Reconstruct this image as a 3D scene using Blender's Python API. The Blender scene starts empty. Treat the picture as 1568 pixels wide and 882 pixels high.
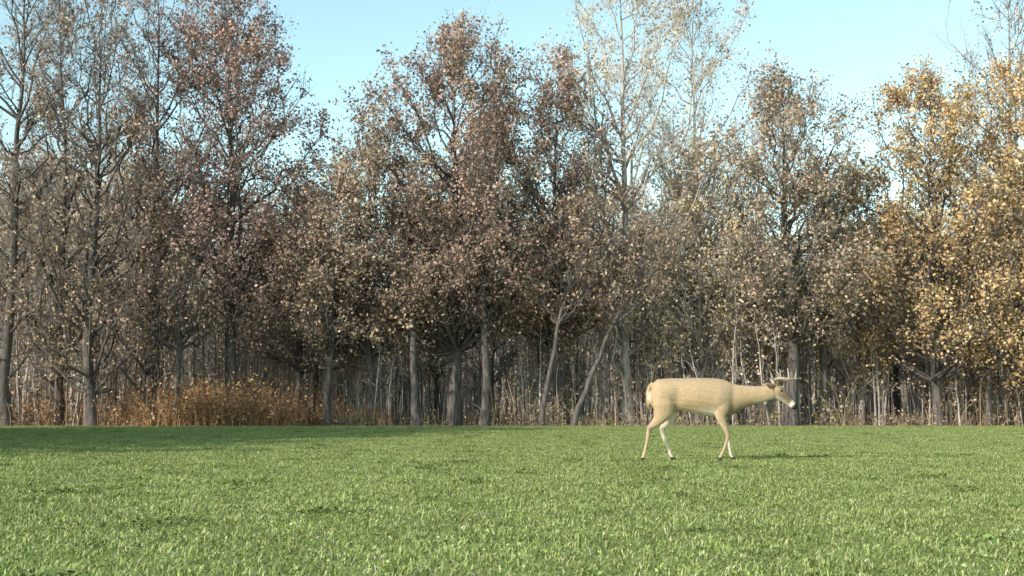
import bpy, math, random
import numpy as np
from mathutils import Vector
scene=bpy.context.scene
rng=np.random.default_rng(11)

scene.view_settings.view_transform='Standard'
scene.view_settings.look='None'
scene.view_settings.exposure=0
SUN_EL=math.radians(29)
sv=np.array([-1.0,-0.85]); sv/=np.linalg.norm(sv)
w=bpy.data.worlds.new("World"); scene.world=w; w.use_nodes=True
nt=w.node_tree; nt.nodes.clear()
sky=nt.nodes.new('ShaderNodeTexSky'); sky.sky_type='NISHITA'; sky.sun_disc=False
sky.sun_elevation=SUN_EL; sky.sun_rotation=math.atan2(sv[0],sv[1])%(2*math.pi)
sky.air_density=1.0; sky.dust_density=0.6; sky.ozone_density=1.0
tint=nt.nodes.new('ShaderNodeVectorMath'); tint.operation='MULTIPLY'; tint.inputs[1].default_value=(2.05,2.15,1.72)
bg=nt.nodes.new('ShaderNodeBackground'); bg.inputs['Strength'].default_value=0.15
out=nt.nodes.new('ShaderNodeOutputWorld')
nt.links.new(sky.outputs[0],tint.inputs[0]); nt.links.new(tint.outputs[0],bg.inputs['Color']); nt.links.new(bg.outputs[0],out.inputs[0])
ld=bpy.data.lights.new("sun","SUN"); ld.energy=5.0; ld.angle=math.radians(0.5); ld.color=(1.0,0.91,0.80)
lo=bpy.data.objects.new("sun",ld); scene.collection.objects.link(lo)
d=Vector((-sv[0]*math.cos(SUN_EL),-sv[1]*math.cos(SUN_EL),-math.sin(SUN_EL)))
lo.rotation_euler=d.to_track_quat('-Z','Y').to_euler(); lo.location=(-20,-10,30)

cd=bpy.data.cameras.new("camera"); cam=bpy.data.objects.new("camera",cd); scene.collection.objects.link(cam)
cd.lens=43.5; cd.sensor_width=36; cd.clip_end=3000; cd.clip_start=0.05
cam.location=(0,0,0.6); cam.rotation_euler=(math.radians(95.5),0,0); scene.camera=cam

# ---------------------------------------------------------------- materials
def newmat(name):
    m=bpy.data.materials.new(name); m.use_nodes=True
    n=m.node_tree; n.nodes.clear()
    o=n.nodes.new('ShaderNodeOutputMaterial')
    return m,n,o
def leafmat(name,noise_scale=0.0,lo_=0.75,hi_=1.25,trans=0):
    m,n,o=newmat(name)
    a=n.nodes.new('ShaderNodeAttribute'); a.attribute_name='col'
    col=a.outputs['Color']
    if noise_scale>0:
        g=n.nodes.new('ShaderNodeNewGeometry')
        nz=n.nodes.new('ShaderNodeTexNoise'); nz.inputs['Scale'].default_value=noise_scale; nz.inputs['Detail'].default_value=4
        nz.inputs['Roughness'].default_value=0.75
        n.links.new(g.outputs['Position'],nz.inputs['Vector'])
        mr=n.nodes.new('ShaderNodeMapRange'); mr.inputs[1].default_value=0.32; mr.inputs[2].default_value=0.68
        mr.inputs[3].default_value=lo_; mr.inputs[4].default_value=hi_
        n.links.new(nz.outputs['Fac'],mr.inputs[0])
        mx=n.nodes.new('ShaderNodeVectorMath'); mx.operation='SCALE'
        n.links.new(col,mx.inputs[0]); n.links.new(mr.outputs[0],mx.inputs['Scale']); col=mx.outputs[0]
    p=n.nodes.new('ShaderNodeBsdfDiffuse')
    n.links.new(col,p.inputs['Color'])
    if trans>0:
        t=n.nodes.new('ShaderNodeBsdfTranslucent'); n.links.new(col,t.inputs['Color'])
        ms=n.nodes.new('ShaderNodeMixShader'); ms.inputs[0].default_value=trans
        n.links.new(p.outputs[0],ms.inputs[1]); n.links.new(t.outputs[0],ms.inputs[2]); n.links.new(ms.outputs[0],o.inputs[0])
    else: n.links.new(p.outputs[0],o.inputs[0])
    return m
M_leaf=leafmat("dry_leaf",trans=.2)
M_leafbg=leafmat("dry_leaf_woodland")
M_grass=leafmat("grass_blade",1.3,0.76,1.24)
M_weed=leafmat("dry_weed",0.6,0.7,1.3)
def barkmat(name):
    m,n,o=newmat(name)
    a=n.nodes.new('ShaderNodeAttribute'); a.attribute_name='col'
    tc=n.nodes.new('ShaderNodeTexCoord')
    mp=n.nodes.new('ShaderNodeMapping'); mp.inputs['Scale'].default_value=(9,9,1.6)
    n.links.new(tc.outputs['Object'],mp.inputs[0])
    nz=n.nodes.new('ShaderNodeTexNoise'); nz.inputs['Scale'].default_value=1.6; nz.inputs['Detail'].default_value=3
    n.links.new(mp.outputs[0],nz.inputs['Vector'])
    mr=n.nodes.new('ShaderNodeMapRange'); mr.inputs[1].default_value=.3; mr.inputs[2].default_value=.7; mr.inputs[3].default_value=.5; mr.inputs[4].default_value=1.45
    n.links.new(nz.outputs['Fac'],mr.inputs[0])
    mx=n.nodes.new('ShaderNodeVectorMath'); mx.operation='SCALE'
    n.links.new(a.outputs['Color'],mx.inputs[0]); n.links.new(mr.outputs[0],mx.inputs['Scale'])
    p=n.nodes.new('ShaderNodeBsdfDiffuse')
    n.links.new(mx.outputs[0],p.inputs['Color'])
    n.links.new(p.outputs[0],o.inputs[0]); return m
M_bark=barkmat("bark")

class MB:
    def __init__(s): s.V=[];s.F=[];s.C=[];s.M=[];s.n=0
    def add(s,v,f,c,m):
        s.V.append(v); s.F.append(f+s.n); s.n+=len(v)
        c=np.asarray(c,float)
        if c.ndim==1: c=np.tile(c,(len(v),1))
        s.C.append(c); s.M.append(np.full(len(f),m,dtype=np.int32))
    def tube(s,P,R,k,c,m=0):
        P=np.asarray(P,float); R=np.asarray(R,float); n=len(P)
        T=np.gradient(P,axis=0); T/=np.linalg.norm(T,axis=1)[:,None]+1e-9
        ref=np.array([1.,0,0]) if abs(T[0,0])<.7 else np.array([0,1.,0])
        A=np.cross(T,ref); A/=np.linalg.norm(A,axis=1)[:,None]+1e-9
        B=np.cross(T,A)
        a=np.arange(k)*2*np.pi/k
        v=P[:,None,:]+R[:,None,None]*(np.cos(a)[None,:,None]*A[:,None,:]+np.sin(a)[None,:,None]*B[:,None,:])
        i=np.arange(n-1)[:,None]*k; j=np.arange(k)[None,:]; j2=(j+1)%k
        f=np.stack([i+j,i+j2,i+k+j2,i+k+j],-1).reshape(-1,4)
        s.add(v.reshape(-1,3),f,c,m)
    def leaves(s,P,size,cols,r,m=1,aspect=0.7,flat=0.0):
        n=len(P)
        if n==0: return
        a=r.normal(size=(n,3)); a[:,2]*=(1-flat); a/=np.linalg.norm(a,axis=1)[:,None]
        b=np.cross(a,r.normal(size=(n,3))); b/=np.linalg.norm(b,axis=1)[:,None]+1e-9
        sz=np.asarray(size)[:,None]
        v=np.stack([P-a*sz*.5,P+b*sz*aspect*.5-a*sz*.05,P+a*sz*.5,P-b*sz*aspect*.5+a*sz*.05],1).reshape(-1,3)
        f=np.arange(4*n).reshape(-1,4)
        s.add(v,f,np.repeat(cols,4,axis=0),m)
    def build(s,name,mats,smooth=True):
        V=np.concatenate(s.V).astype(np.float32);F=np.concatenate(s.F).astype(np.int32);C=np.concatenate(s.C);M=np.concatenate(s.M)
        me=bpy.data.meshes.new(name)
        me.vertices.add(len(V)); me.vertices.foreach_set('co',V.ravel())
        me.loops.add(F.size); me.loops.foreach_set('vertex_index',F.ravel())
        me.polygons.add(len(F)); me.polygons.foreach_set('loop_start',np.arange(len(F),dtype=np.int32)*4)
        me.polygons.foreach_set('material_index',M)
        me.update(calc_edges=True)
        at=me.attributes.new('col','FLOAT_COLOR','POINT')
        c4=np.ones((len(V),4),np.float32); c4[:,:3]=C; at.data.foreach_set('color',c4.ravel())
        for m in mats: me.materials.append(m)
        me.polygons.foreach_set('use_smooth',(M==0) if smooth else np.zeros(len(F),bool))
        return me
def obj(name,me,loc=(0,0,0),rot=0,parent=None,link=True):
    o=bpy.data.objects.new(name,me); o.location=loc; o.rotation_euler=(0,0,rot)
    if link: scene.collection.objects.link(o)
    if parent: o.parent=parent
    return o
def unit(v): return v/(np.linalg.norm(v)+1e-9)
def palette(r,n,pal,jit=.25):
    pal=np.array(pal); c=pal[r.integers(0,len(pal),n)]
    return np.clip(c*(1+r.normal(0,jit,(n,1)))*(1+r.normal(0,.05,(n,3))),.01,.9)

RED=[(.35,.235,.20),(.41,.285,.25),(.26,.175,.155),(.49,.36,.31)]
BROWN=[(.46,.335,.235),(.37,.265,.195),(.54,.41,.30),(.28,.205,.155)]
GOLD=[(.64,.45,.25),(.57,.39,.20),(.68,.52,.32),(.43,.30,.18)]
GREYB=[(.52,.43,.33),(.43,.35,.27),(.60,.51,.40)]
YEL=[(.64,.52,.29),(.55,.44,.24),(.54,.44,.31)]

def gen_tree(seed,H,cb,R,lean=(0,0),tr=.14,n1=40,n2=8,n3=5,lpt=8,ls=.105,pal=BROWN,bark=(.13,.11,.10),twigc=None,low=1.0,skew=(0,0),wob=.25,tip=.88,lm=None,pk=.6,twr=.0065,nmul=1):
    r=np.random.default_rng(seed); b=MB()
    twigc=np.array(twigc if twigc is not None else np.array(bark)*1.5)
    n=12; t=np.linspace(0,1,n)
    wv=np.cumsum(r.normal(0,wob*.45,(n,2)),axis=0); wv-=wv[0]
    TP=np.stack([lean[0]*t**1.3+wv[:,0]*.5,lean[1]*t**1.3+wv[:,1]*.5,t*H*tip],1)
    TP[0,2]=-.15
    TR=tr*(1-t)**.95*0.93+.010; TR[0]*=1.35
    b.tube(TP,TR,8,bark)
    def tp(z):
        u=np.clip(z/(H*tip),0,1)*(n-1); i=int(min(u,n-2)); f=u-i
        return TP[i]*(1-f)+TP[i+1]*f, TR[i]*(1-f)+TR[i+1]*f
    LP=[];
    az=r.uniform(0,6.28)
    for i in range(n1):
        az+=2.4+r.normal(0,.35)
        u=((i+.5)/n1)**.9
        prof=max(0,(1-u**2.3))**pk*(.7+.3*min(1,u*3))
        rt=R*prof*r.choice([r.uniform(.35,.7),r.uniform(.8,1.12)],p=[.3,.7])+.2
        zt=cb*H+u*(H-cb*H)*r.uniform(.96,1.03)
        zs=max(zt-rt*r.uniform(.7,1.6)-.4,low)
        zs=min(zs,H*tip*.93)
        p0,r0=tp(zs); ctr,_=tp(min(zt,H*tip))
        dirv=np.array([math.cos(az),math.sin(az),0])
        p3=ctr*[1,1,0]+dirv*rt+np.array([skew[0]*u,skew[1]*u,zt])
        pm=p0+(p3-p0)*.5+dirv*rt*.14+np.array([0,0,-.04*rt])+r.normal(0,.09*rt,3)
        s=np.linspace(0,1,7)[:,None]
        P=(1-s)**2*p0+2*s*(1-s)*pm+s*s*p3
        P[1:]+=r.normal(0,.04*rt+.01,(6,3))
        rr=min(r0*.65,.022+.015*rt); RR=np.linspace(rr,.008,7)
        b.tube(P,RR,4,bark)
        dens=r.choice([.25,.7,1.,1.4,1.8],p=[.14,.2,.28,.24,.14])
        L1=np.linalg.norm(p3-p0)
        m2=max(3,int(n2*(.5+rt/R*.6)))
        for j in range(m2):
            s_=r.uniform(.22,1); k=min(int(s_*6),5); f=s_*6-k
            q0=P[k]*(1-f)+P[k+1]*f; tg=unit(P[k+1]-P[k])
            dv=unit(tg*.8+r.normal(0,.55,3)+np.array([0,0,.28]))
            L=(.22*L1+.4)*r.uniform(.5,1.25)*(1.15-.5*s_)
            ss=np.linspace(0,1,4)[:,None]
            Q=q0+dv*L*ss+np.array([0,0,.12*L])*ss**2+r.normal(0,.03*L+.005,(4,3))*(ss>0)
            b.tube(Q,np.linspace(max(RR[k]*.6,.009),twr,4),3,np.array(bark)*.5+twigc*.5)
            for q in range(n3):
                s2=r.uniform(.15,1); k2=min(int(s2*3),2); f2=s2*3-k2
                w0=Q[k2]*(1-f2)+Q[k2+1]*f2
                d2=unit(unit(Q[k2+1]-Q[k2])*.7+r.normal(0,.6,3)+np.array([0,0,.2]))
                l2=r.uniform(.25,.75)
                W=np.stack([w0,w0+d2*l2*.55+r.normal(0,.03,3),w0+d2*l2+r.normal(0,.05,3)])
                b.tube(W,[twr,twr*.8,.003],3,twigc)
                nl=r.poisson(lpt*dens)
                if nl>0:
                    uu=r.uniform(.1,1.15,(nl,1))
                    LP.append(w0+(W[2]-w0)*uu+r.normal(0,.11,(nl,3)))
    if LP:
        LP=np.concatenate(LP)
        ph=np.sin(LP[:,0]*2.1+seed)+np.sin(LP[:,1]*2.7+seed*2)+np.sin(LP[:,2]*2.3+seed*3)
        c=palette(r,len(LP),pal)*(1+.12*ph[:,None]/1.5)
        b.leaves(LP,r.uniform(.6,1.4,len(LP))*ls,c,r)
    return b.build("tree",[M_bark,lm or M_leaf])

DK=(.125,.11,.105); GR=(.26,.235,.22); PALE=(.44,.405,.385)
trees=[
 ("oak_tree",-1.9,41.0,dict(seed=1,H=13.5,cb=.26,R=4.1,tr=.23,n1=82,n2=10,n3=6,lpt=9.5,pal=RED+BROWN,bark=DK,low=2.4)),
 ("oak_tree",1.3,42.0,dict(seed=2,H=12.6,cb=.28,R=3.0,tr=.17,n1=60,n2=9,n3=6,lpt=9,pal=RED+BROWN,bark=DK,low=2.4)),
 ("oak_tree",-4.6,40.5,dict(seed=3,H=10.0,cb=.28,R=2.7,tr=.14,n1=50,n2=9,n3=6,lpt=8,pal=BROWN+GREYB,bark=DK,low=2.2)),
 ("oak_tree",-9.2,40.5,dict(seed=4,H=15.2,cb=.36,R=3.2,tr=.19,n1=64,n2=9,n3=6,lpt=8.5,pal=RED,bark=DK,low=3.4)),
 ("oak_tree",-7.1,41.0,dict(seed=5,H=8.4,cb=.28,R=2.5,tr=.12,n1=46,n2=8,n3=6,lpt=7,pal=RED+BROWN,bark=DK,low=1.8)),
 ("bare_tree",-16.1,39.6,dict(seed=6,H=17,cb=.22,R=2.6,tr=.20,n1=54,n2=10,n3=7,lpt=.6,pal=BROWN,bark=DK,twigc=GR)),
 ("bare_tree",-15.0,41.2,dict(seed=7,H=15.5,cb=.22,R=2.8,tr=.16,n1=50,n2=9,n3=7,lpt=1.6,pal=BROWN,bark=DK,twigc=GR)),
 ("bare_tree",-13.3,39.4,dict(seed=8,H=14.6,cb=.18,R=2.9,tr=.19,n1=58,n2=9,n3=7,lpt=2.6,pal=BROWN,bark=DK)),
 ("bare_tree",-11.8,40.6,dict(seed=9,H=16,cb=.20,R=2.7,tr=.16,n1=56,n2=9,n3=7,lpt=1.6,pal=BROWN+RED,bark=DK,twigc=GR)),
 ("sycamore_tree",4.0,43.0,dict(seed=10,H=18.5,cb=.28,R=3.5,tr=.18,n1=60,n2=10,n3=7,lpt=2.2,pal=YEL+GREYB,bark=PALE)),
 ("sycamore_tree",6.3,44.0,dict(seed=11,H=16.5,cb=.33,R=3.0,tr=.15,n1=50,n2=10,n3=7,lpt=1.4,pal=YEL+RED,bark=PALE)),
 ("maple_tree",9.1,40.6,dict(seed=12,H=11.7,cb=.27,R=3.2,tr=.24,n1=66,n2=10,n3=7,lpt=6,pal=GREYB+BROWN,bark=DK,twigc=GR,low=2.6)),
 ("maple_tree",6.2,42.0,dict(seed=13,H=9.8,cb=.28,R=2.6,tr=.12,n1=48,n2=9,n3=6,lpt=5.5,pal=GREYB+YEL,bark=GR)),
 ("oak_tree",14.0,40.8,dict(seed=14,H=12.1,cb=.20,R=3.3,tr=.18,n1=64,n2=9,n3=6,lpt=8.5,pal=GOLD,bark=DK,low=1.4)),
 ("oak_tree",17.0,40.0,dict(seed=15,H=12.3,cb=.16,R=3.1,tr=.17,n1=58,n2=9,n3=6,lpt=8,pal=GOLD,bark=DK,low=1.2)),
 ("oak_tree",11.9,42.4,dict(seed=16,H=8.7,cb=.25,R=2.2,tr=.12,n1=40,n2=8,n3=6,lpt=5,pal=GOLD+GREYB,bark=GR)),
 ("bare_tree",18.6,44.5,dict(seed=17,H=18.5,cb=.3,R=3.2,tr=.17,n1=48,n2=10,n3=7,lpt=1.0,pal=BROWN,bark=GR)),
 ("leaning_tree",1.9,38.9,dict(seed=18,H=6.8,cb=.55,R=1.2,tr=.095,n1=18,n2=5,n3=5,lpt=3,lean=(2.5,.3),pal=BROWN,bark=DK,low=3.2)),
 ("leaning_tree",.9,39.2,dict(seed=19,H=7.5,cb=.55,R=1.3,tr=.09,n1=18,n2=5,n3=5,lpt=3,lean=(1.2,.3),pal=BROWN,bark=DK,low=3.2)),
 ("slender_tree",-.9,39.8,dict(seed=20,H=9.5,cb=.45,R=1.8,tr=.16,n1=26,n2=6,n3=5,lpt=5,pal=RED,bark=DK,low=3.2)),
 ("slender_tree",-3.0,39.5,dict(seed=21,H=8.0,cb=.45,R=1.6,tr=.14,n1=24,n2=6,n3=5,lpt=5,pal=BROWN,bark=DK,low=3)),
 ("slender_tree",10.4,41.5,dict(seed=22,H=9.0,cb=.45,R=1.6,tr=.14,n1=24,n2=6,n3=5,lpt=3,pal=GREYB,bark=DK,low=3.4)),
 ("slender_tree",-5.9,39.8,dict(seed=23,H=7.6,cb=.4,R=1.8,tr=.12,n1=26,n2=6,n3=5,lpt=5,pal=BROWN,bark=DK,low=2.4)),
 ("slender_tree",-10.6,39.6,dict(seed=24,H=7.4,cb=.4,R=1.7,tr=.13,n1=26,n2=6,n3=5,lpt=4,pal=BROWN,bark=DK,low=2.4)),
 ("slender_tree",15.4,40.2,dict(seed=25,H=6.6,cb=.4,R=1.7,tr=.10,n1=24,n2=6,n3=5,lpt=6,pal=GOLD,bark=DK,low=2)),
]
for nm,x,y,kw in trees:
    me=gen_tree(**kw); me.name=nm; obj(nm,me,(x,y,0))
# trees beside the field, out of frame to the left (they throw the long shadow on the grass)
wing=[(-20.6,4.5,11.0),(-19.8,8,11.2),(-18.8,11.5,11.6),(-17.8,15,11.8),(-17.0,18.5,12),(-16.3,22,12),(-16.4,25.5,12),(-17.4,29.5,11.5),(-22,11,13),(-21,20,13)]
wm=[gen_tree(seed=40+i,H=10,cb=.10,R=3.0,tr=.15,n1=40,n2=7,n3=5,lpt=7,ls=.20,pal=BROWN,bark=DK,low=1,pk=.42) for i in range(2)]
for i,(x,y,h) in enumerate(wing):
    o=obj("field_edge_tree",wm[i%2],(x,y,0),i*1.7); o.scale=(h/10*.9,h/10*.9,h/10)

def scatter(name,protos,P,rot,scl,idx):
    col=bpy.data.collections.new(name+"_parts")
    for i,me in enumerate(protos):
        o=bpy.data.objects.new("%s_part_%02d"%(name,i),me); col.objects.link(o)
    P=np.asarray(P,np.float32); me=bpy.data.meshes.new(name)
    me.vertices.add(len(P)); me.vertices.foreach_set('co',P.ravel())
    for an,ty,dat in (("rot",'FLOAT',rot),("scl",'FLOAT',scl),("idx",'INT',idx)):
        a=me.attributes.new(an,ty,'POINT'); a.data.foreach_set('value',np.asarray(dat,np.float32 if ty=='FLOAT' else np.int32))
    o=obj(name,me)
    ng=bpy.data.node_groups.new(name+"_nodes",'GeometryNodeTree')
    ng.interface.new_socket('Geometry',in_out='INPUT',socket_type='NodeSocketGeometry')
    ng.interface.new_socket('Geometry',in_out='OUTPUT',socket_type='NodeSocketGeometry')
    N=ng.nodes; gi=N.new('NodeGroupInput'); go=N.new('NodeGroupOutput')
    ip=N.new('GeometryNodeInstanceOnPoints'); ci=N.new('GeometryNodeCollectionInfo')
    ci.inputs['Collection'].default_value=col; ci.inputs['Separate Children'].default_value=True; ci.inputs['Reset Children'].default_value=True
    def na(n_,t):
        a=N.new('GeometryNodeInputNamedAttribute'); a.data_type=t; a.inputs['Name'].default_value=n_
        return [s for s in a.outputs if s.enabled and s.name=='Attribute'][0]
    cx=N.new('ShaderNodeCombineXYZ'); L=ng.links.new
    L(na('rot','FLOAT'),cx.inputs[2]); L(cx.outputs[0],ip.inputs['Rotation'])
    L(na('scl','FLOAT'),ip.inputs['Scale']); L(na('idx','INT'),ip.inputs['Instance Index'])
    ip.inputs['Pick Instance'].default_value=True
    L(ci.outputs[0],ip.inputs['Instance']); L(gi.outputs[0],ip.inputs['Points']); L(ip.outputs[0],go.inputs[0])
    md=o.modifiers.new("scatter",'NODES'); md.node_group=ng
    return o

# ---------------------------------------------------------------- terrain
def hill(y): 
    t=np.clip((y-60)/90,0,1); return 13*t*t*(3-2*t)
xs=np.concatenate([np.linspace(-900,-70,8),np.linspace(-60,60,61),np.linspace(70,900,8)])
ys=np.concatenate([np.linspace(-400,-5,6),np.linspace(0,60,61),np.linspace(63,180,30),np.linspace(220,1500,8)])
X,Y=np.meshgrid(xs,ys); Z=hill(Y)
gv=np.stack([X,Y,Z],-1).reshape(-1,3); nx=len(xs)
i=np.arange(len(ys)-1)[:,None]*nx+np.arange(nx-1)[None,:]
gf=np.stack([i,i+1,i+nx+1,i+nx],-1).reshape(-1,4)
g=MB(); g.add(gv,gf,(1,1,1),0)
m,n,o=newmat("ground_soil_grass_and_leaf_litter")
ge=n.nodes.new('ShaderNodeNewGeometry'); sx=n.nodes.new('ShaderNodeSeparateXYZ'); n.links.new(ge.outputs['Position'],sx.inputs[0])
def noise(sc,det=6,ro=.6):
    z=n.nodes.new('ShaderNodeTexNoise'); z.inputs['Scale'].default_value=sc; z.inputs['Detail'].default_value=det; z.inputs['Roughness'].default_value=ro
    n.links.new(ge.outputs['Position'],z.inputs['Vector']); return z.outputs['Fac']
def ramp(f,stops):
    r=n.nodes.new('ShaderNodeValToRGB'); e=r.color_ramp.elements
    e[0].position,e[0].color=stops[0][0],(*stops[0][1],1); e[1].position,e[1].color=stops[-1][0],(*stops[-1][1],1)
    for s in stops[1:-1]:
        q=e.new(s[0]); q.color=(*s[1],1)
    n.links.new(f,r.inputs[0]); return r.outputs[0]
cg=ramp(noise(9),[(.3,(.13,.16,.055)),(.5,(.20,.25,.085)),(.7,(.28,.32,.13))])
cl=ramp(noise(6),[(.3,(.16,.12,.085)),(.5,(.36,.275,.20)),(.7,(.52,.42,.31))])
mm=n.nodes.new('ShaderNodeMath'); mm.operation='MULTIPLY_ADD'; mm.inputs[1].default_value=1.6
n.links.new(noise(.8),mm.inputs[0]); n.links.new(sx.outputs[1],mm.inputs[2])
mr=n.nodes.new('ShaderNodeMapRange'); mr.inputs[1].default_value=38.8; mr.inputs[2].default_value=39.3; n.links.new(mm.outputs[0],mr.inputs[0])
mix=n.nodes.new('ShaderNodeMix'); mix.data_type='RGBA'; n.links.new(mr.outputs[0],mix.inputs[0]); n.links.new(cg,mix.inputs[6]); n.links.new(cl,mix.inputs[7])
p=n.nodes.new('ShaderNodeBsdfDiffuse')
n.links.new(mix.outputs[2],p.inputs['Color']); n.links.new(p.outputs[0],o.inputs[0])
obj("ground",g.build("ground",[m]))

# ---------------------------------------------------------------- grass
def grass_patch(seed,nb=2700):
    r=np.random.default_rng(seed); b=MB()
    P=np.stack([r.uniform(-.5,.5,nb),r.uniform(-.5,.5,nb),np.zeros(nb)],1)
    cx=r.uniform(-.5,.5,(12,2)); cl=np.zeros(nb)
    for q in cx: cl=np.maximum(cl,np.exp(-((P[:,:2]-q)**2).sum(1)/r.uniform(.002,.008)))
    h=r.uniform(.010,.028,nb)*(.75+.9*cl); wd=r.uniform(.003,.0065,nb)
    az=r.uniform(0,6.28,nb); ln=r.uniform(.3,1.7,nb)*h
    dv=np.stack([np.cos(az),np.sin(az),0*az],1); sd=np.stack([-np.sin(az),np.cos(az),0*az],1)
    up=np.array([0,0,1.])
    a0=P-sd*wd[:,None]*.5; a1=P+sd*wd[:,None]*.5
    mid=P+dv*ln[:,None]*.4+up*h[:,None]*.7
    b0=mid-sd*wd[:,None]*.5; b1=mid+sd*wd[:,None]*.5
    tp=P+dv*ln[:,None]+up*h[:,None]
    c0=tp-sd*wd[:,None]*.15; c1=tp+sd*wd[:,None]*.15
    v=np.stack([a0,a1,b1,b0,c1,c0],1).reshape(-1,3)
    k=np.arange(nb)[:,None]*6
    f=np.concatenate([k+np.array([[0,1,2,3]]),k+np.array([[3,2,4,5]])])
    pal=[(.22,.275,.085),(.25,.31,.10),(.29,.34,.125),(.16,.20,.065),(.35,.38,.17)]
    c=palette(r,nb,pal,.2)*(.9+.2*cl[:,None])
    st=r.random(nb)<.06; c[st]=np.array([.54,.50,.33])*r.uniform(.7,1.15,(st.sum(),1))
    b.add(v,f,np.repeat(c,6,axis=0),0)
    nl=260; Q=np.stack([r.uniform(-.5,.5,nl),r.uniform(-.5,.5,nl),r.uniform(.008,.022,nl)],1)
    b.leaves(Q,r.uniform(.010,.020,nl),palette(r,nl,[(.24,.30,.11),(.31,.36,.16),(.17,.21,.07)],.2),r,m=0,aspect=.7,flat=.6)
    return b.build("grass_patch",[M_grass],smooth=False)
gp=[grass_patch(100+i) for i in range(6)]
P=[]
for yy in np.arange(-1.5,38.7,1.0):
    hw=.46*max(yy,0)+2.5
    for xx in np.arange(-math.ceil(hw),math.ceil(hw)+.1,1.0):
        P.append((xx,yy,0))
P=np.array(P); N_=len(P)
scatter("grass",gp,P,rng.integers(0,4,N_)*math.pi/2,np.ones(N_),rng.integers(0,6,N_))
def tuft(seed):
    r=np.random.default_rng(seed); b=MB(); n_=60
    P=np.stack([r.normal(0,.09,n_),r.normal(0,.07,n_),r.uniform(.008,.04,n_)],1)
    b.leaves(P,r.uniform(.02,.05,n_),palette(r,n_,[(.10,.14,.045),(.15,.2,.065),(.12,.15,.055)],.25),r,m=0,aspect=.4,flat=.4)
    return b.build("tuft",[M_grass],smooth=False)
n_=300; y=3.5+30*rng.random(n_)**.9; x=rng.uniform(-1,1,n_)*(.45*y+1)
scatter("broadleaf_weeds",[tuft(500+i) for i in range(3)],np.stack([x,y,0*y],1),rng.uniform(0,6.28,n_),rng.uniform(.4,1.1,n_),rng.integers(0,3,n_))

# ---------------------------------------------------------------- woodland behind the edge
wp=[]
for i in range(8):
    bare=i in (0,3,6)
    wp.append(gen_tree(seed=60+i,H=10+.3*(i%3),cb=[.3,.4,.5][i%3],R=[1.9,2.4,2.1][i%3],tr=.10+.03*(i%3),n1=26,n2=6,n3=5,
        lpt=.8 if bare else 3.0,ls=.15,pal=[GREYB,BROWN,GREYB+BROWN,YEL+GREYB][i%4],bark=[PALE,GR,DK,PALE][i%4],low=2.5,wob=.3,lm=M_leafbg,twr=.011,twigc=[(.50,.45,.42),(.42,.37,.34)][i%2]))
P=[];S=[]
for k in range(210):
    y=44.5+60*rng.random()**1.25; x=rng.uniform(-1,1)*(.46*y+5)
    a=x/y*1893+784
    H=.155*y
    if a<250: H=.23*y
    elif a<420: H=.19*y
    elif 560<a<890: H=.19*y
    elif 890<a<1080: H=.205*y
    elif 1080<a<1270: H=.17*y
    elif a>1500: H=.23*y
    elif a>1350: H=.175*y
    H=H*rng.uniform(.7,1.0)
    z=float(hill(np.array(y))); H=max(H-z,4.5)
    P.append((x,y,z-.05)); S.append(H/10.3)
n_=len(P)
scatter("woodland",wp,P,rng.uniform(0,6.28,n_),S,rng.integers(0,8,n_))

def sapling(seed):
    r=np.random.default_rng(seed); b=MB(); LP=[]
    for s in range(r.integers(4,8)):
        x,y=r.uniform(-.9,.9,2); H=r.uniform(2.6,6.5); t=np.linspace(0,1,7)
        P=np.stack([x+np.cumsum(r.normal(0,.04,7))+t*r.normal(0,.3),y+np.cumsum(r.normal(0,.04,7)),t*H],1)
        c=np.array([DK,GR,PALE,PALE][r.integers(0,4)])
        b.tube(P,np.linspace(r.uniform(.02,.06),.007,7),4,c)
        for j in range(12):
            s_=r.uniform(.25,1); k=min(int(s_*6),5); p0=P[k]+(P[k+1]-P[k])*(s_*6-k)
            dv=unit(np.array([*r.normal(0,.8,2),r.uniform(.5,1.6)])); L=r.uniform(.3,1.0)*(1.2-s_*.6)
            W=np.stack([p0,p0+dv*L*.5+r.normal(0,.03,3),p0+dv*L+r.normal(0,.06,3)]); b.tube(W,[.009,.007,.004],3,c*1.15)
            nl=r.poisson(r.choice([0,4,11])); 
            if nl: LP.append(W[0]+(W[2]-W[0])*r.uniform(.2,1.1,(nl,1))+r.normal(0,.10,(nl,3)))
    LP=np.concatenate(LP); b.leaves(LP,r.uniform(.05,.12,len(LP)),palette(r,len(LP),BROWN+GREYB+YEL),r)
    return b.build("sapling",[M_bark,M_leafbg])
sp=[sapling(200+i) for i in range(7)]
n_=400; y=40.6+24*rng.random(n_)**1.1; x=rng.uniform(-1,1,n_)*(.46*y+3)
scatter("understory_saplings",sp,np.stack([x,y,hill(y)-.03],1),rng.uniform(0,6.28,n_),rng.uniform(.7,1.25,n_),rng.integers(0,7,n_))

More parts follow.
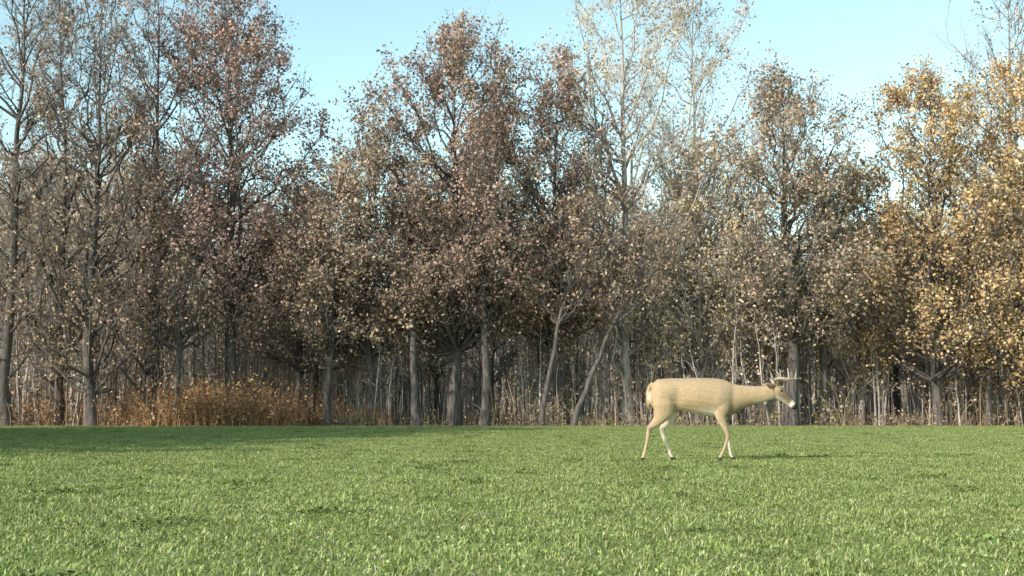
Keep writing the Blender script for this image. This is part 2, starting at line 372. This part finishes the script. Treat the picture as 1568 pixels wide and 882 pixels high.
def weeds(seed,pal,hmin,hmax,nst=60,leafy=4,rad=.5):
    r=np.random.default_rng(seed); b=MB(); LP=[]
    for s in range(nst):
        x,y=r.normal(0,rad*.6,2); H=r.uniform(hmin,hmax); ln=r.normal(0,.38*H,2)
        P=np.array([[x,y,0],[x+ln[0]*.3,y+ln[1]*.3,H*.55],[x+ln[0],y+ln[1],H]])
        b.tube(P,[.008,.006,.003],3,palette(r,1,pal)[0],m=0)
        nl=r.poisson(leafy)
        if nl: LP.append(P[0]+(P[2]-P[0])*r.uniform(.15,1.05,(nl,1))+r.normal(0,.07,(nl,3)))
    LP=np.concatenate(LP); b.leaves(LP,r.uniform(.05,.13,len(LP)),palette(r,len(LP),pal),r,m=0,aspect=.6)
    return b.build("weeds",[M_weed],smooth=False)
TAN=[(.30,.235,.165),(.24,.185,.135),(.38,.30,.215),(.16,.125,.095)]
RUST=[(.44,.25,.13),(.36,.21,.11),(.50,.34,.20),(.26,.16,.10)]
OLV=[(.22,.22,.11),(.28,.25,.14)]
wdp=[weeds(300+i,TAN+OLV*(i%2),.15,[.45,.9,1.8][i%3],nst=34,leafy=6,rad=.9) for i in range(6)]
n_=210; y=39.6+9*rng.random(n_)**1.1; x=rng.uniform(-1,1,n_)*23
scatter("brush_weeds",wdp,np.stack([x,y,0*y],1),rng.uniform(0,6.28,n_),rng.uniform(.3,1.2,n_),rng.integers(0,6,n_))
dg=[weeds(320+i,RUST,.3,1.4,nst=60,leafy=6,rad=.8) for i in range(4)]
n_=64; x=-9.4+rng.normal(0,2.1,n_); y=39.0+rng.random(n_)*3.0
scatter("dry_grass",dg,np.stack([x,y,0*y],1),rng.uniform(0,6.28,n_),rng.uniform(.35,1.3,n_),rng.integers(0,4,n_))

# ---------------------------------------------------------------- deer
deer=bpy.data.objects.new("white_tailed_deer",None); scene.collection.objects.link(deer); deer.location=(2.04,14,0)
DV=[];DF=[]
def loft(secs,k=16):
    S=np.array(secs,float)
    P=S[:,:3]; n=len(P)
    T=np.gradient(P,axis=0); T/=np.linalg.norm(T,axis=1)[:,None]
    lat=np.tile([0,1.,0],(n,1)); lat-=T*(T*lat).sum(1)[:,None]; lat/=np.linalg.norm(lat,axis=1)[:,None]
    up=np.cross(T,lat)
    a=np.arange(k)*2*np.pi/k; ca,sa=np.cos(a),np.sin(a)
    v=P[:,None]+S[:,3][:,None,None]*sa[None,:,None]*up[:,None]+S[:,4][:,None,None]*ca[None,:,None]*lat[:,None]
    base=sum(len(q) for q in DV)
    v=v.reshape(-1,3); v=np.concatenate([v,[P[0]-T[0]*S[0,3]*.5],[P[-1]+T[-1]*S[-1,3]*.5]])
    DV.append(v)
    for i_ in range(n-1):
        for j in range(k):
            DF.append((base+i_*k+j,base+i_*k+(j+1)%k,base+(i_+1)*k+(j+1)%k,base+(i_+1)*k+j))
    for j in range(k):
        DF.append((base+n*k,base+(j+1)%k,base+j)); DF.append((base+n*k+1,base+(n-1)*k+j,base+(n-1)*k+(j+1)%k))
loft([(-.485,0,.735,.07,.06),(-.455,0,.725,.14,.11),(-.38,0,.735,.182,.145),(-.25,0,.748,.178,.15),(-.12,0,.742,.185,.16),(.02,0,.732,.20,.17),
      (.16,0,.715,.215,.162),(.28,0,.70,.222,.145),(.39,0,.693,.205,.12),(.47,0,.702,.165,.095),(.55,0,.716,.135,.08),(.66,0,.732,.108,.068),(.78,0,.745,.092,.06),(.88,0,.765,.082,.055),(.94,0,.785,.07,.05)],20)
loft([(.895,0,.815,.045,.045),(.93,0,.797,.07,.06),(.965,0,.768,.077,.064),(1.0,0,.735,.072,.058),(1.035,0,.703,.060,.047),(1.07,0,.670,.048,.036),(1.105,0,.638,.041,.031),(1.135,0,.610,.038,.031),(1.155,0,.592,.03,.025)],16)
def leg(p): loft([(x,y,z,a,b) for (x,y,z,a,b) in p],12)
leg([(-.36,-.07,.74,.12,.06),(-.34,-.095,.62,.128,.065),(-.355,-.10,.53,.105,.055),(-.405,-.10,.455,.065,.042),(-.46,-.10,.405,.042,.030),(-.505,-.10,.365,.033,.023),(-.517,-.10,.32,.026,.020),(-.535,-.10,.22,.018,.016),(-.56,-.10,.11,.018,.016),(-.568,-.10,.078,.023,.019),(-.578,-.10,.05,.018,.017),(-.585,-.10,.025,.024,.021),(-.575,-.10,.004,.032,.025)])
leg([(-.32,.07,.74,.12,.06),(-.27,.095,.62,.125,.065),(-.25,.10,.53,.10,.055),(-.275,.10,.455,.062,.042),(-.31,.10,.40,.042,.030),(-.34,.10,.355,.033,.023),(-.338,.10,.31,.026,.020),(-.305,.10,.205,.018,.016),(-.265,.10,.11,.018,.016),(-.255,.10,.078,.023,.019),(-.24,.10,.05,.018,.017),(-.225,.10,.025,.024,.021),(-.205,.10,.004,.032,.025)])
leg([(.33,-.075,.68,.12,.05),(.31,-.09,.57,.095,.048),(.295,-.09,.49,.060,.036),(.33,-.09,.39,.037,.027),(.365,-.09,.31,.028,.024),(.372,-.09,.275,.027,.024),(.362,-.09,.235,.020,.018),(.335,-.09,.16,.016,.015),(.305,-.09,.09,.016,.015),(.295,-.09,.068,.021,.018),(.28,-.09,.043,.017,.016),(.272,-.09,.022,.023,.020),(.285,-.09,.004,.030,.023)])
leg([(.35,.075,.68,.12,.05),(.335,.09,.57,.095,.048),(.33,.09,.49,.060,.036),(.365,.09,.39,.037,.027),(.392,.09,.31,.028,.024),(.402,.09,.275,.027,.024),(.406,.09,.235,.020,.018),(.415,.09,.16,.016,.015),(.425,.09,.09,.016,.015),(.43,.09,.068,.021,.018),(.442,.09,.043,.017,.016),(.452,.09,.022,.023,.020),(.47,.09,.004,.030,.023)])
loft([(-.45,0,.86,.03,.03),(-.49,0,.825,.026,.038),(-.512,0,.76,.022,.042),(-.512,0,.68,.020,.040),(-.502,0,.61,.016,.030),(-.495,0,.565,.008,.014)],12)
me=bpy.data.meshes.new("deer_raw"); me.from_pydata(np.concatenate(DV).tolist(),[],DF); me.update()
to=bpy.data.objects.new("tmp",me); scene.collection.objects.link(to)
md=to.modifiers.new("r",'REMESH'); md.mode='VOXEL'; md.voxel_size=.0075; md.use_smooth_shade=True
md=to.modifiers.new("s",'SMOOTH'); md.factor=.5; md.iterations=6
dg_=bpy.context.evaluated_depsgraph_get(); bm_=bpy.data.meshes.new_from_object(to.evaluated_get(dg_)); 
bpy.data.objects.remove(to); bm_.name="body"
n_=len(bm_.vertices); co=np.zeros(n_*3); bm_.vertices.foreach_get('co',co); co=co.reshape(-1,3)
no=np.zeros(n_*3); bm_.vertices.foreach_get('normal',no); no=no.reshape(-1,3)
x,y,z=co.T.copy()
def sm(a,b,v): t=np.clip((v-a)/(b-a),0,1); return t*t*(3-2*t)
def bumpf(cx,cz,rx,rz): return np.exp(-((x-cx)/rx)**2-((z-cz)/rz)**2)
dis=.016*bumpf(.29,.66,.09,.15)+.014*bumpf(-.36,.70,.11,.14)-.022*bumpf(-.19,.70,.06,.11)-.012*bumpf(.43,.66,.04,.14)+.008*bumpf(.08,.66,.12,.12)
sd=sm(.02,.07,np.abs(y)); co[:,1]+=np.sign(y)*dis*sd*(z>.45)
bm_.vertices.foreach_set('co',co.ravel()); bm_.update()
c=np.tile([.43,.315,.195],(n_,1))
def blend(mask,colr):
    global c
    mask=np.clip(mask,0,1)[:,None]; c=c*(1-mask)+np.array(colr)*mask
blend(sm(.84,.94,z)*(x<.7)*.4,(.33,.235,.145))
blend(sm(.74,.54,z)*sm(.28,.42,x)*sm(.8,.65,x)*.75,(.19,.135,.09))
blend(sm(.62,.54,z)*sm(-.32,-.2,x)*sm(.30,.2,x)*sm(.1,-.6,no[:,2]),(.66,.58,.50))
legm=sm(.50,.36,z); blend(legm*.5,(.52,.39,.28))
inn=np.where(y<0,no[:,1],-no[:,1])
blend(sm(.60,.48,z)*sm(-.1,.5,inn)*.8,(.68,.60,.51))
blend(bumpf(-.50,.35,.03,.04)*.6*(y<0)+bumpf(-.34,.345,.03,.04)*.6*(y>0),(.10,.07,.05))
blend(bumpf(.37,.30,.05,.06)*.35,(.26,.18,.12))
blend(sm(.028,.045,np.abs(y))*sm(-.475,-.50,x)*(z>.54)*sm(.82,.74,z)*.6,(.72,.66,.58))
blend(sm(-.47,-.50,x)*(np.abs(y)<.028)*(z>.55)*.5,(.22,.14,.08))
ht=((x-.895)*.76+(.815-z)*.65)
hd=sm(.86,.92,x)
blend(hd*sm(.02,.12,ht)*.8,(.17,.12,.085))
blend(hd*sm(.10,.03,ht)*sm(.2,.8,no[:,2])*.5,(.14,.10,.07))
blend(sm(.62,.75,x)*sm(-.2,-.7,no[:,2])*.6*sm(1.09,1.05,x),(.66,.60,.52))
blend(hd*sm(.245,.262,ht)*sm(.305,.29,ht)*.85,(.74,.70,.63))
blend(hd*sm(.305,.318,ht),(.02,.018,.018))
blend(sm(.045,.035,z),(.035,.03,.027))
at=bm_.attributes.new('col','FLOAT_COLOR','POINT'); c4=np.ones((n_,4),np.float32); c4[:,:3]=c; at.data.foreach_set('color',c4.ravel())
m,n,o=newmat("deer_coat")
a=n.nodes.new('ShaderNodeAttribute'); a.attribute_name='col'; tc=n.nodes.new('ShaderNodeTexCoord')
mp=n.nodes.new('ShaderNodeMapping'); mp.inputs['Scale'].default_value=(30,60,75); n.links.new(tc.outputs['Object'],mp.inputs[0])
nz=n.nodes.new('ShaderNodeTexNoise'); nz.inputs['Scale'].default_value=1; nz.inputs['Detail'].default_value=6; nz.inputs['Roughness'].default_value=.7; n.links.new(mp.outputs[0],nz.inputs[0])
mr=n.nodes.new('ShaderNodeMapRange'); mr.inputs[1].default_value=.3; mr.inputs[2].default_value=.7; mr.inputs[3].default_value=.8; mr.inputs[4].default_value=1.2; n.links.new(nz.outputs[0],mr.inputs[0])
vm=n.nodes.new('ShaderNodeVectorMath'); vm.operation='SCALE'; n.links.new(a.outputs[0],vm.inputs[0]); n.links.new(mr.outputs[0],vm.inputs['Scale'])
p=n.nodes.new('ShaderNodeBsdfPrincipled'); p.inputs['Roughness'].default_value=.85; p.inputs['Specular IOR Level'].default_value=.15
b_=n.nodes.new('ShaderNodeBump'); b_.inputs['Strength'].default_value=.35; b_.inputs['Distance'].default_value=.006
n.links.new(nz.outputs[0],b_.inputs['Height']); n.links.new(b_.outputs[0],p.inputs['Normal'])
n.links.new(vm.outputs[0],p.inputs['Base Color']); n.links.new(p.outputs[0],o.inputs[0])
M_coat=m
bm_.materials.clear(); bm_.materials.append(m); bm_.polygons.foreach_set('use_smooth',np.ones(len(bm_.polygons),bool))
obj("body",bm_,parent=deer)
def ear(sign):
    b=MB(); nU,nV=9,7; base=np.array([.918,.048*sign,.845]); ax=unit(np.array([-.80,.62*sign,.10])); sd=unit(np.cross(ax,[0,0,1.])); sd=unit(sd*.45+np.cross(sd,ax)*.9); nr=np.cross(ax,sd)
    V=[]
    for iu in range(nU):
        u=iu/(nU-1); wdt=.040*math.sin(math.pi*min(1,.18+u*.80))**.7
        for iv in range(nV):
            q=iv/(nV-1)*2-1; V.append(base+ax*u*.15+sd*q*wdt+nr*(q*q)*wdt*.6)
    ii=np.arange(nU-1)[:,None]*nV+np.arange(nV-1)[None,:]
    F=np.stack([ii,ii+1,ii+nV+1,ii+nV],-1).reshape(-1,4)
    b.add(np.array(V),F,(.28,.20,.135),0); me=b.build("ear",[M_coat]); e=obj("ear",me,parent=deer)
    s=e.modifiers.new("s",'SOLIDIFY'); s.thickness=.006
ear(1);ear(-1)
m,n,o=newmat("antler_bone"); p=n.nodes.new('ShaderNodeBsdfPrincipled'); p.inputs['Roughness'].default_value=.5
tc=n.nodes.new('ShaderNodeTexCoord'); nz=n.nodes.new('ShaderNodeTexNoise'); nz.inputs['Scale'].default_value=30; n.links.new(tc.outputs['Object'],nz.inputs[0])
rr=n.nodes.new('ShaderNodeValToRGB'); rr.color_ramp.elements[0].color=(.22,.16,.11,1); rr.color_ramp.elements[1].color=(.52,.45,.36,1); n.links.new(nz.outputs[0],rr.inputs[0]); n.links.new(rr.outputs[0],p.inputs['Base Color']); n.links.new(p.outputs[0],o.inputs[0])
b=MB()
for s in (-1,1):
    beam=np.array([(.945,.030*s,.845),(.915,.06*s,.885),(.905,.13*s,.912),(.95,.19*s,.922),(1.04,.21*s,.915),(1.12,.18*s,.910),(1.19,.12*s,.928)])
    tt=np.linspace(0,6,25); B=np.stack([np.interp(tt,range(7),beam[:,i]) for i in range(3)],1)
    for _ in range(3): B[1:-1]=(B[:-2]+2*B[1:-1]+B[2:])/4
    b.tube(B,np.linspace(.020,.007,25),8,(1,1,1))
    for f,l,dx in ((3,.07,.06),(11,.10,-.04),(16,.12,-.01),(20,.085,.01)):
        q=B[f]; T=np.array([q-[0,0,.004],q+[dx*.3,.005*s,l*.5],q+[dx,-.012*s,l]]); b.tube(T,[.012,.009,.003],6,(1,1,1))
obj("antlers",b.build("antlers",[m]),parent=deer)
m,n,o=newmat("deer_eye"); p=n.nodes.new('ShaderNodeBsdfPrincipled'); p.inputs['Base Color'].default_value=(.01,.008,.006,1); p.inputs['Roughness'].default_value=.1; n.links.new(p.outputs[0],o.inputs[0])
b=MB()
for s in (-1,1):
    c_=np.array([.985,.054*s,.785]); th=np.linspace(0,math.pi,9)
    b.tube(c_+np.stack([0*th,np.cos(th)*.014,0*th],1),np.sin(th)*.015+.0002,10,(1,1,1))
obj("eyes",b.build("eyes",[m]),parent=deer)
